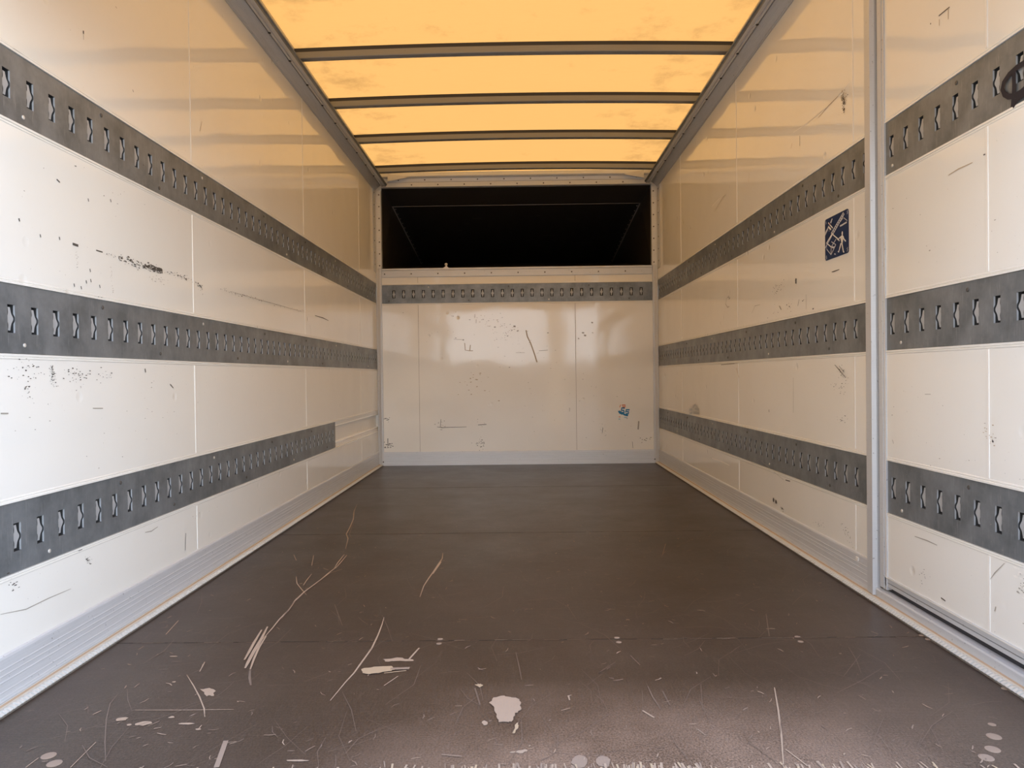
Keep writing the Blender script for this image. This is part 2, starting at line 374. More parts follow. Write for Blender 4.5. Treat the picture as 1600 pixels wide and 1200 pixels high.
# ---------------------------------------------------------------- walls
def wall_profile(z0, z1, rails, lip=True):
    """(depth into the wall, height): flat face with a shallow channel behind every rail"""
    p = [(0.0, z0)]
    for a, b2 in rails:
        p += [(0, a-.012), (-.0012, a-.0105), (-.0012, a-.008), (0, a-.0065), (-.0022, a-.005), (-.0022, a-.0006), (.0050, a-.0003), (.0050, a+.020), (.0035, a+.024), (.0050, a+.029), (.019, a+.031),
              (.019, b2-.031), (.0050, b2-.029), (.0035, b2-.024), (.0050, b2-.020), (.0050, b2+.0003), (-.0022, b2+.0006), (-.0022, b2+.005), (0, b2+.0065), (-.0012, b2+.008), (-.0012, b2+.0105), (0, b2+.012)]
    p += [(0.0, z1), (0.045, z1), (0.045, z0)]
    return p
fL = lambda d, z, y: (XL-d, y, z)
fR = lambda d, z, y: (XR+d, y, z)
fB = lambda d, z, x: (x, YB+d, z)
def seams(mb, side, ys, spans, w=.0042):
    for y in ys:
        for a, b2 in spans:
            if side == 'B':
                mb.box((y-.0009, YB-.0006, a), (y+.0009, YB+.001, b2), 'seamdark')
                mb.box((y+.0009, YB-.0010, a), (y+.0035, YB+.001, b2), 'seam')
            else:
                x = XL if side == 'L' else XR; s = 1 if side == 'L' else -1
                mb.box((min(x-.001*s, x+.0016*s), y-w/2, a), (max(x-.001*s, x+.0016*s), y+w/2, b2), 'seam')
SP = [(0.112, RAILS[0][0]-.013), (RAILS[0][1]+.013, RAILS[1][0]-.013), (RAILS[1][1]+.013, RAILS[2][0]-.013), (RAILS[2][1]+.013, 2.055)]

def speckle(mb, side, a, b2, n, spread, size, mats=('scuff',)):   # a broken streak of scuff marks between two photo points
    u, v, nr = AX[side]; A, B = ON[side](*a), ON[side](*b2)
    for k in range(n):
        c = A.lerp(B, random.random()) + v*random.gauss(0, spread) + u*random.gauss(0, spread)
        s = random.uniform(.3, 1)*size
        mb.blob(c, s*random.uniform(.8, 2.2), s*random.uniform(.4, .8), u, v, random.choice(mats), nr, off=random.uniform(.0003, .0008), n=6, jag=.4)
def W(mb, side, pts, w, mat='scuff', taper=True): mb.stroke(P(side, pts), w, mat, AX[side][2], taper=taper)

wl = MB(); wl.prism(wall_profile(0.0, 2.172, RAILS), fL, YR, YB-.0006, 'wall')
seams(wl, 'L', (2.403, 3.658, 4.93), SP)
W(wl, 'L', [(113,381),(122,384)], .008); W(wl, 'L', [(150,391),(160,394)], .004)
speckle(wl, 'L', (160,394), (190,404), 14, .003, .002); speckle(wl, 'L', (185,403), (252,424), 110, .006, .0035); speckle(wl, 'L', (226,414), (252,423), 70, .004, .005)
speckle(wl, 'L', (252,424), (300,437), 35, .005, .003); speckle(wl, 'L', (235,435), (262,440), 30, .006, .002, ('scuff_soft',)); speckle(wl, 'L', (345,452), (400,468), 40, .004, .003)
speckle(wl, 'L', (400,468), (475,488), 40, .004, .003, ('scuff', 'scuff_soft')); W(wl, 'L', [(492,493),(505,497),(513,501)], .005); W(wl, 'L', [(362,456),(400,467),(440,478),(472,487)], .0025, 'scuff_soft')
for x, y in ((134,440),(141,438),(140,422),(155,447),(153,464),(158,465),(126,449),(115,445),(92,372),(62,368),(29,343),(172,313),(137,312)):
    W(wl, 'L', [(x, y-2), (x+1, y+3)], .004)
speckle(wl, 'L', (306,440), (316,455), 22, .006, .003); speckle(wl, 'L', (118,388), (121,420), 16, .002, .0015, ('scuff_soft',)); speckle(wl, 'L', (172,415), (176,460), 22, .003, .0015, ('scuff_soft',))
speckle(wl, 'L', (20,580), (60,576), 35, .012, .0022); speckle(wl, 'L', (80,575), (85,600), 60, .006, .0018); speckle(wl, 'L', (105,585), (135,590), 40, .010, .0022); W(wl, 'L', [(226,576),(227,582)], .006); speckle(wl, 'L', (150,590), (180,585), 15, .01, .002)
W(wl, 'L', [(0,646),(12,646)], .004, 'scuff_soft'); W(wl, 'L', [(144,638),(160,638)], .003, 'scuff_soft'); W(wl, 'L', [(265,600),(270,606)], .003); speckle(wl, 'L', (40,605), (50,625), 14, .006, .002)
W(wl, 'L', [(290,833),(289,860)], .0035); W(wl, 'L', [(122,861),(128,859)], .006); speckle(wl, 'L', (136,872), (140,880), 20, .004, .002, ('scuff_soft', 'scuff'))
W(wl, 'L', [(226,832),(236,830),(246,823)], .003, 'scuff_soft'); speckle(wl, 'L', (300,810), (340,790), 16, .006, .002, ('seam', 'scuff_soft')); speckle(wl, 'L', (14,905), (25,920), 10, .008, .003)
W(wl, 'L', [(130,48),(130,53)], .005); W(wl, 'L', [(130,55),(130,62)], .0022, 'scuff_soft'); W(wl, 'L', [(207,140),(208,144)], .003); W(wl, 'L', [(180,10),(182,13)], .003, 'scuff_soft')
W(wl, 'L', [(88,280),(93,285)], .004); W(wl, 'L', [(315,190),(312,205)], .003, 'tan'); W(wl, 'L', [(484,508),(486,530)], .003, 'scuff_soft'); W(wl, 'L', [(20,75),(35,84)], .003, 'scuff_soft')
W(wl, 'L', [(0,960),(40,952),(75,935),(110,920)], .0022, 'scuff_soft'); speckle(wl, 'L', (60,300), (320,320), 20, .05, .002); speckle(wl, 'L', (20,700), (300,640), 40, .08, .002, ('scuff_soft', 'scuff'))
structure(wl.build('wall_left'), 'cream painted left side wall of the cargo box')

wr = MB(); wr.prism(wall_profile(0.0, 2.172, RAILS), fR, POST_Y-.004, YB-.0006, 'wall')
seams(wr, 'R', (3.513, 2.297, 4.72), SP)
speckle(wr, 'R', (1318,145), (1319,178), 70, .006, .003); speckle(wr, 'R', (1316,148), (1322,155), 40, .008, .003, ('scuff', 'tan'))
W(wr, 'R', [(1240,207),(1262,192),(1300,160),(1328,128)], .004, 'seam'); W(wr, 'R', [(1279,184),(1295,165),(1310,150)], .003, 'tan'); W(wr, 'R', [(1250,212),(1250,228)], .003); W(wr, 'R', [(1238,224),(1236,232)], .003, 'tan')
W(wr, 'R', [(1170,285),(1171,270)], .003, 'tan'); W(wr, 'R', [(1300,425),(1304,424),(1312,421)], .004); W(wr, 'R', [(1243,437),(1245,438)], .012, 'scuff', False); W(wr, 'R', [(1243,441),(1245,442)], .008, 'scuff', False)
W(wr, 'R', [(1136,465),(1134,475),(1137,480),(1140,479)], .008, 'scuff_soft'); speckle(wr, 'R', (1137,464), (1141,466), 12, .004, .004)
speckle(wr, 'R', (1210,452), (1224,448), 30, .012, .003); W(wr, 'R', [(1260,460),(1260,483)], .003, 'scuff_soft'); W(wr, 'R', [(1247,478),(1249,468)], .003); W(wr, 'R', [(1218,478),(1221,484)], .004); W(wr, 'R', [(1270,483),(1272,482)], .006)
W(wr, 'R', [(1175,490),(1180,478),(1188,476)], .003, 'scuff_soft'); speckle(wr, 'R', (1200,490), (1260,470), 20, .02, .003)
W(wr, 'R', [(1305,570),(1312,578),(1322,590)], .003); W(wr, 'R', [(1312,572),(1320,582)], .002); speckle(wr, 'R', (1308,575), (1325,595), 40, .012, .002); W(wr, 'R', [(1127,570),(1148,568)], .006, 'scuff_soft'); W(wr, 'R', [(1151,575),(1155,590)], .006, 'tan')
speckle(wr, 'R', (1300,600), (1322,612), 25, .012, .002); W(wr, 'R', [(1240,590),(1240,645)], .0025, 'scuff_soft'); speckle(wr, 'R', (1308,658), (1325,656), 14, .006, .003); W(wr, 'R', [(1202,640),(1202,644)], .006)
for x, y in ((1209,781),(1213,784),(1208,801),(1212,803)):
    wr.blob(onR(x, y), .009, .009, Vector((0,1,0)), PZ, 'scuff', NX, n=12, jag=.12)
speckle(wr, 'R', (1268,818), (1290,822), 18, .008, .002); speckle(wr, 'R', (1318,820), (1330,845), 30, .010, .0022); W(wr, 'R', [(1113,716),(1128,721),(1140,727)], .008, 'seam'); W(wr, 'R', [(1228,750),(1235,752)], .005); speckle(wr, 'R', (1221,793), (1224,797), 8, .004, .004)
W(wr, 'R', [(1190,720),(1225,750)], .002, 'scuff_soft'); W(wr, 'R', [(1118,329),(1130,308),(1135,304)], .003, 'scuff_soft'); W(wr, 'R', [(1113,322),(1124,310)], .003, 'seam'); speckle(wr, 'R', (1077,353), (1080,358), 10, .01, .004, ('scuff_soft', 'scuff'))
structure(wr.build('wall_right'), 'cream painted right side wall ahead of the side door')

wb = MB(); wb.prism(wall_profile(0.0, 1.44, [(1.217, 1.356)]), fB, XL-.045, XR+.045, 'back')
seams(wb, 'B', (-.752, .424), [(.104, 1.204), (1.369, 1.412)])
W(wb, 'B', [(822,516),(824,526),(829,536),(833,547),(836,556),(839,566)], .009, 'tan', False); W(wb, 'B', [(726,536),(727,547),(733,548),(739,548)], .005, 'tan', False); W(wb, 'B', [(735,539),(734,548)], .006, 'tan', False)
W(wb, 'B', [(709,530),(725,531)], .003, 'scuff_soft'); W(wb, 'B', [(842,548),(856,547)], .004, 'scuff_soft'); W(wb, 'B', [(806,551),(820,551)], .003, 'scuff_soft')
for c, r in (((804,510), .010), ((809,517), .007), ((800,516), .006), ((755,499), .005), ((773,511), .008), ((793,525), .006), ((856,520), .006), ((911,520), .008), ((914,524), .010), ((925,504), .007), ((904,529), .006), ((708,494), .005), ((712,528), .005), ((724,531), .006), ((796,574), .005), ((926,520), .005)):
    wb.blob(onB(*c), r, r*.7, PX, PZ, 'scuff_soft', NY, n=8, jag=.4)
for c in ((742,494), (744,502), (890,640), (899,503)): W(wb, 'B', [(c[0], c[1]-3), (c[0], c[1]+3)], .004, 'scuff_soft')
speckle(wb, 'B', (745,490), (800,520), 45, .035, .004, ('scuff_soft', 'tan')); speckle(wb, 'B', (770,510), (850,550), 40, .05, .003, ('scuff_soft',)); speckle(wb, 'B', (708,570), (790,600), 55, .05, .006, ('seam',)); speckle(wb, 'B', (720,585), (760,625), 40, .06, .006, ('seam', 'seam', 'tan'))
W(wb, 'B', [(683,667),(690,668),(729,667)], .004); W(wb, 'B', [(689,655),(688,668)], .006, 'scuff_soft'); W(wb, 'B', [(747,664),(760,663)], .005); speckle(wb, 'B', (748,697), (753,690), 30, .02, .005); speckle(wb, 'B', (685,660), (695,668), 20, .02, .004, ('scuff_soft',)); speckle(wb, 'B', (600,655), (612,656), 12, .008, .005); speckle(wb, 'B', (603,697), (612,696), 26, .012, .005); W(wb, 'B', [(606,685),(606,693)], .006)
speckle(wb, 'B', (745,655), (758,665), 18, .02, .004, ('scuff_soft', 'seam')); W(wb, 'B', [(998,658),(997,671)], .010, 'scuff_soft', False); W(wb, 'B', [(942,668),(941,676)], .004); W(wb, 'B', [(988,690),(989,700)], .003); speckle(wb, 'B', (938,660), (945,675), 14, .012, .003, ('scuff_soft',)); speckle(wb, 'B', (903,688), (928,696), 16, .008, .008, ('seam',)); speckle(wb, 'B', (680,700), (700,695), 10, .012, .007, ('seam',)); speckle(wb, 'B', (1000,690), (1016,686), 10, .01, .004)
W(wb, 'B', [(670,494),(680,498),(687,488)], .006, 'seam'); speckle(wb, 'B', (620,480), (1010,640), 60, .12, .003, ('scuff_soft',)); speckle(wb, 'B', (840,610), (960,690), 30, .1, .003, ('scuff_soft', 'seam'))
structure(wb.build('wall_back'), 'cream painted front bulkhead below the black opening')

# ---------------------------------------------------------------- side door and its frame
dr = MB(); dr.prism(wall_profile(0.084, 1.97, RAILS), fR, DOOR_Y0, DOOR_Y1, 'wall')
for a, b2 in [(0.086, RAILS[0][0]-.013)] + SP[1:3] + [(RAILS[2][1]+.013, 1.968)]:
    dr.box((XR-.0016, 1.646-.003, a), (XR+.001, 1.646+.003, b2), 'seam')
W(dr, 'R', [(1467,25),(1484,11)], .004); W(dr, 'R', [(1482,12),(1482,30)], .003, 'tan'); W(dr, 'R', [(1455,36),(1454,38)], .005); W(dr, 'R', [(1468,30),(1468,40)], .003, 'tan')
W(dr, 'R', [(1482,274),(1498,264),(1520,254)], .003, 'tan'); W(dr, 'R', [(1537,242),(1540,241)], .004); speckle(dr, 'R', (1540,672), (1552,690), 20, .008, .003, ('tan', 'scuff_soft')); W(dr, 'R', [(1551,688),(1553,691)], .006); W(dr, 'R', [(1395,687),(1397,693)], .003, 'scuff_soft')
W(dr, 'R', [(1430,838),(1450,845),(1465,852)], .003, 'scuff_soft'); W(dr, 'R', [(1471,934),(1478,939)], .004); W(dr, 'R', [(1446,616),(1455,616)], .002, 'scuff_soft'); speckle(dr, 'R', (1440,898), (1456,905), 10, .01, .0025); W(dr, 'R', [(1555,955),(1557,948)], .003, 'scuff_soft')
speckle(dr, 'R', (1592,900), (1600,922), 30, .012, .005, ('seam', 'seam', 'scuff_soft')); speckle(dr, 'R', (1400,600), (1590,930), 25, .08, .002, ('scuff_soft',)); speckle(dr, 'R', (1400,320), (1590,380), 14, .08, .002, ('scuff_soft',)); W(dr, 'R', [(1570,880),(1555,895),(1548,905)], .002, 'scuff_soft')
door = structure(dr.build('door_1'), 'cream side door panel in the right wall with grey edge profile')
de = MB()                                                  # grey edge profile round the door leaf
fe_v = lambda d, y, z: (XR+d, y, z)
de.prism([(-.0045, DOOR_Y1), (-.0045, DOOR_Y1+.003), (-.002, DOOR_Y1+.004), (-.002, DOOR_Y1+.014), (-.0045, DOOR_Y1+.0145), (-.0045, DOOR_Y1+.017), (.0, DOOR_Y1+.018), (.0, DOOR_Y1+.020), (-.003, DOOR_Y1+.022), (-.003, DOOR_Y1+.040), (.002, DOOR_Y1+.041), (.04, DOOR_Y1+.041), (.04, DOOR_Y1)],
         fe_v, .046, 1.999, 'profile')
fe_h = lambda d, z, y: (XR+d, y, z)
for z0, s in ((.084, -1), (1.97, 1)):
    q = [(-.0045, z0), (-.0045, z0+s*.003), (-.002, z0+s*.004), (-.002, z0+s*.016), (.0, z0+s*.0165), (.0, z0+s*.0185), (-.002, z0+s*.019), (-.002, z0+s*.028), (.018, z0+s*.030), (.04, z0+s*.030), (.04, z0)]
    de.prism(q, fe_h, DOOR_Y0, DOOR_Y1+.0285, 'profile')
    de.box((XR-.0049, DOOR_Y0, min(z0, z0+s*.003)), (XR-.0040, DOOR_Y1+.003, max(z0, z0+s*.003)), 'seam')
    de.box((XR-.0006, DOOR_Y0, min(z0+s*.0165, z0+s*.0180)), (XR+.0006, DOOR_Y1+.016, max(z0+s*.0165, z0+s*.0180)), 'groove')
de.box((XR-.0049, DOOR_Y1, .084), (XR-.0040, DOOR_Y1+.003, 1.97), 'seam')
de.build('edge_profile', door)
df_ = MB()                                                 # fixed frame: post, threshold and black gasket
df_.prism([(-.004, POST_Y), (-.004, POST_Y-.004), (-.011, POST_Y-.006), (-.011, POST_Y-.016), (-.0135, POST_Y-.017), (-.0135, POST_Y-.042), (-.016, POST_Y-.043), (-.016, POST_Y-.050), (-.004, POST_Y-.054), (.02, POST_Y-.056), (.045, POST_Y-.056), (.045, POST_Y)], fe_v, .016, 2.06, 'profile')
df_.prism([(-.004, .014), (-.010, .014), (-.010, .034), (-.008, .038), (.006, .0395), (.04, .0395), (.04, .0)], fe_h, YR, POST_Y-.0565, 'profile')
df_.box((XR+.003, DOOR_Y1+.0415, .0397), (XR+.03, POST_Y-.0562, 2.0), 'groove')
df_.box((XR+.010, YR, .0396), (XR+.03, DOOR_Y1+.029, .0535), 'groove')
df_.prism([(-.004, 2.06), (-.010, 2.055), (-.010, 2.01), (.02, 2.003), (.045, 2.003), (.045, 2.06)], fe_h, YR, POST_Y-.0565, 'profile')
df_.box((XR-.008, YR, .0396), (XR+.045, DOOR_Y0-.004, 2.002), 'profile')
structure(df_.build('trim_1'), 'grey aluminium frame round the side door')

# ---------------------------------------------------------------- baseboards with ribbed floor seal
def baseboard(side, y0, y1, name, label):
    mb = MB(); x, s = (XL, 1) if side == 'L' else (XR, -1)
    f = lambda d, z, y: (x+s*d, y, z)
    p = [(.0004, .0165), (.0060, .0165)]
    z = .022
    for k in range(5):
        p += [(.0060, z), (.0067, z+.001), (.0067, z+.003), (.0060, z+.004)]; z += .0125 if k != 1 else .02
    p += [(.0060, .103), (.0045, .108), (.0004, .110)]
    mb.prism(p, f, y0, y1, 'alu'); return mb, f
def seal(side, name, label):
    mb = MB(); x, s = (XL, 1) if side == 'L' else (XR, -1)
    f = lambda d, z, y: (x+s*d, y, z)
    mb.prism([(.0006, .0004), (.030, .0004), (.030, .006), (.018, .010), (.013, .0125), (.010, .0155), (.0006, .0155)], f, YR+.002, YB-.004, 'bead', [None, 'beadgap', 'beadgap', 'cream', 'dirt', None, None])
    y = YR+.01
    while y < YB-.03:                                      # twisted rib on the seal
        mb.prism([(.0185, .0085), (.0315, .0050), (.0330, .0075), (.0260, .0130), (.0195, .0125)], lambda d, z, t: f(d, z, t+(d-.02)*.35), y, y+.0075, 'bead')
        y += .0125
    return structure(mb.build(name), label)
mb, _ = baseboard('L', YR+.002, YB-.004, '', ''); structure(mb.build('baseboard_left'), 'ribbed aluminium kick plate along the left wall')
mb, f = baseboard('R', POST_Y+.001, YB-.004, '', '')
q = onR(1343, 873.5); mb.box((XR-.0085, q.y-.008, q.z-.004), (XR-.0055, q.y+.008, q.z+.006), 'seam')
structure(mb.build('baseboard_right'), 'ribbed aluminium kick plate along the right wall')
seal('L', 'trim_2', 'pale ribbed floor seal along the left wall'); seal('R', 'trim_3', 'pale ribbed floor seal along the right wall')
mb = MB(); p = [(-.0004, .0008), (-.008, .0008), (-.008, .016)]
for z in (.022, .036, .058, .072, .086): p += [(-.006, z), (-.0073, z+.001), (-.0073, z+.004), (-.006, z+.005)]
p += [(-.006, .098), (-.004, .1035), (-.0004, .104)]
mb.prism(p, fB, XL+.036, XR-.036, 'alu')
speckle(mb, 'B', (745,717), (755,705), 20, .01, .003)
bb = structure(mb.build('baseboard_back'), 'ribbed aluminium kick plate under the bulkhead')

# ---------------------------------------------------------------- corner posts, sill, header, roof edges
def corner_post(side, name, label):
    mb = MB(); x, s = (XL, 1) if side == 'L' else (XR, -1)
    f = lambda a, b2, z: (x+s*a, YB-b2, z)
    mb.prism([(.0006, .0006), (.0006, .026), (.006, .027), (.012, .024), (.018, .018), (.024, .012), (.030, .0095), (.037, .0095), (.038, .0006)], f, .001, 2.06, 'profile')
    # riveted flanges beside the black opening
    mb.prism([(.0008, .0262), (.0008, .112), (.004, .112), (.0045, .108), (.0045, .0270)], f, 1.45, 2.054, 'alu')
    mb.prism([(.0130, .0240), (.0380, .0115), (.0385, .0095), (.041, .0095), (.041, -.012), (.038, -.012), (.0375, .0092), (.012, .0220)], f, 1.478, 2.06, 'alu')
    o = structure(mb.build(name), label)
    for k in range(7):
        z = 1.50+k*.088
        screw(SCREW_D, (x+s*.0045, YB-.085, z), Vector((s, 0, 0)), o, 'rivet')
        screw(SCREW_D, (x+s*.0272, YB-.0172, z), Vector((.45*s, -.9, 0)).normalized(), o, 'rivet')
    screw(SCREW_D, (x+s*.033, YB-.0095, .03), NY, o, 'rivet')
    return o
corner_post('L', 'trim_4', 'grey corner post at the left end of the bulkhead')
corner_post('R', 'trim_5', 'grey corner post at the right end of the bulkhead')
mb = MB(); mb.prism([(-.001, 1.413), (-.005, 1.414), (-.006, 1.418), (-.006, 1.462), (-.010, 1.466), (-.010, 1.478), (.030, 1.478), (.030, 1.442), (-.001, 1.442)], fB, XL+.0415, XR-.0415, 'alu')
W(mb, 'B', [(650,428),(700,430),(760,427)], .003, 'tan'); speckle(mb, 'B', (620,427), (1000,424), 40, .01, .004, ('tan', 'scuff_soft'))
o = structure(mb.build('trim_6'), 'pale sill strip under the black opening')
for k in range(11):
    x = -1.00+k*.2
    if x < XR-.05: screw(SCREW_D, (x, YB-.006, 1.438), NY, o)
# header above the opening
mb = MB(); mb.prism([(-.004, 2.084), (-.012, 2.085), (-.012, 2.118), (-.016, 2.121), (-.020, 2.146), (-.034, 2.150), (-.040, 2.158), (-.040, 2.186), (.03, 2.186), (.03, 2.084)], fB, XL+.0415, XR-.0415, 'alu')
for a, b2 in ((XL-.045, XL+.041), (XR-.041, XR+.045)): mb.box((a, YB+.0006, 1.4405), (b2, YB+.0305, 2.186), 'alu')
for s, x in ((1, XL), (-1, XR)):                            # flat gusset at each end of the header
    mb.face([(x+s*.10, YB-.022, 2.118), (x+s*.235, YB-.026, 2.150), (x+s*.10, YB-.043, 2.186)], 'alu_dark')
    mb.prism([(.10, 2.119), (.25, 2.147), (.22, 2.158), (.10, 2.176)], lambda a, z, y: (x+s*a, y, z), YB-.047, YB-.0405, 'alu_dark')
o = structure(mb.build('trim_7'), 'pale riveted header beam over the black opening')
for k in range(11):
    x = -.985+k*.197
    screw(SCREW_D, (x, YB-.012, 2.100), NY, o)
    if k < 10: screw(SCREW_D, (x+.1, YB-.0185, 2.134), NY, o)
def roof_edge(side, name, label):
    mb = MB(); x, s = (XL, 1) if side == 'L' else (XR, -1)
    f = lambda d, z, y: (x+s*d, y, z)
    p = [(.0005, 2.052), (.004, 2.052), (.007, 2.056), (.010, 2.056), (.013, 2.059), (.024, 2.070), (.038, 2.081), (.047, 2.086), (.049, 2.096), (.056, 2.096), (.057, 2.079), (.066, 2.079), (.068, 2.083), (.076, 2.083), (.078, 2.079), (.087, 2.080), (.089, 2.088), (.0965, 2.091), (.0965, 2.097), (.046, 2.099), (.046, 2.186), (.0005, 2.186)]
    mb.prism(p, f, YR, YB-.048, 'alu_dark', ['rail' if (a[0] >= .087 and a[0] < .0966 and a[1] < 2.098) else None for a in p])  # lip faces take darker steel to paint the shadow line along it
    o = structure(mb.build(name), label)
    y = 1.67
    while y < YB-.1:
        screw(SCREW_R, (x+s*.0575, y, 2.0788), Vector((0, 0, -1)), o); y += .27
    return o
roof_edge('L', 'trim_8', 'grey roof edge profile above the left wall')
roof_edge('R', 'trim_9', 'grey roof edge profile above the right wall')

# ---------------------------------------------------------------- translucent roof and its bows
ZS, CROWN = 2.178, 0.016
def arch(x): return CROWN*(1-((x+.011)/1.05)**2)
mb = MB(); n = 16
xs = [XL-.03+(XR-XL+.06)*i/n for i in range(n+1)]
for i in range(n):
    a, b2 = xs[i], xs[i+1]
    mb.face([(a, YR, ZS+arch(a)), (b2, YR, ZS+arch(b2)), (b2, YB+.06, ZS+arch(b2)), (a, YB+.06, ZS+arch(a))], 'roof')
ceil = structure(mb.build('ceiling', smooth=True), 'amber translucent roof sheet')
bl = ['closest to the black opening', 'second away from the black opening', 'third away from the black opening', 'farthest from the black opening']
bow = None
for i, yb in enumerate((5.292, 4.617, 4.010, 3.402)):
    lab = 'slim grey arched roof bow under the amber roof, ' + bl[i]
    if bow is None:
        mb = MB(); x0, x1 = XL+.0465, XR-.0465; n = 18
        prof = [(-.017, .0), (.017, .0), (.0185, .002), (.0185, .006), (.014, .032), (.009, .033), (.009, .0515), (-.009, .0515), (-.009, .033), (-.014, .032), (-.0185, .006), (-.0185, .002)]
        for k in range(n):
            a, b2 = x0+(x1-x0)*k/n, x0+(x1-x0)*(k+1)/n; m_ = len(prof); i0 = len(mb.v)
            mb.v += [(a, u, v+arch(a)) for u, v in prof] + [(b2, u, v+arch(b2)) for u, v in prof]
            for q in range(m_):
                l = (q+1) % m_; mb.f.append((i0+q, i0+l, i0+m_+l, i0+m_+q)); mb.m.append(mb.mi('groove' if q in (5, 6, 7) else 'bow'))  # neck faces blackened to paint the shade between bow and roof
        bow = empty('roof_bow', (0, yb, ZS-.0520))
        mb.build('bow_profile', bow)
        for xe, s in ((x0, 1), (x1, -1)):                  # end shoe on the roof edge
            e = MB(); e.box((min(xe, xe+s*.03), -.021, -.004+arch(xe)), (max(xe, xe+s*.03), .021, -.0005+arch(xe)), 'alu_dark'); e.build('end_shoe', bow)
        o = bow
    else:
        o = bow.copy(); C.objects.link(o); o.location = (0, yb, ZS-.0520)
        for ch in list(bow.children):
            c2 = ch.copy(); C.objects.link(c2); c2.parent = o
    tag(o, lab, 'roof bow', 'roof bows')

# ---------------------------------------------------------------- black cavity behind the opening
mb = MB()
A = {}
for s, k in ((-1, 'l'), (1, 'r')):
    xo = XL+.036 if s < 0 else XR-.036
    xi = -.985 if s < 0 else .965
    xf = -.925 if s < 0 else .90
    A[k] = [Vector((xo, YB+.031, 1.478)), Vector((xo, YB+.031, 2.086)), Vector((xi, 5.80, 2.004)), Vector((xf, 7.05, 1.74))]
    mb.face(A[k] if s < 0 else A[k][::-1], 'black')
l, r = A['l'], A['r']
mb.face([l[1], r[1], r[2], l[2]], 'black'); mb.face([l[2], r[2], r[3], l[3]], 'black'); mb.face([l[0], r[0], r[3], l[3]][::-1], 'black')
for k in (l, r):
    s = 1 if k is l else -1; d = (k[3]-k[2]).normalized()
    nr = (Vector((0, -.21, -1)).normalized())
    mb.stroke([k[2]+Vector((s*.007,0,0)), k[3]+Vector((s*.007,0,0))], .009, 'whiteline', nr, off=.003)
mb.stroke([l[2], r[2]], .002, 'blackline', Vector((0, -1, -.3)).normalized(), off=.002)
for k in range(16):                                        # scratches in the black plastic
    a = l[2].lerp(l[3], random.uniform(.1, .8)); b2 = r[2].lerp(r[3], (a.y-l[2].y)/(l[3].y-l[2].y)); q = a.lerp(b2, random.uniform(.15, .8))
    mb.stroke([q, q+Vector((random.uniform(.03, .12), 0, 0))], .003, 'blackline', Vector((0, -.21, -1)).normalized(), off=.003, taper=True)
cav = structure(mb.build('wall_alcove'), 'black plastic cavity over the cab')
RV = screw_mesh('rivet', .005, .002, 'screwlight', 8)
for k in (l, r):
    s = -1 if k is l else 1
    for i in range(14):
        q = k[2].lerp(k[3], (i+.5)/14) + Vector((s*.022, 0, 0))
        z_up = Vector((0, -.21, -1)).normalized()
        q = k[2].lerp(k[3], (i+.5)/14) - Vector((s*.02, 0, 0)) + z_up*.001
        screw(RV, q, z_up, cav, 'rivet')

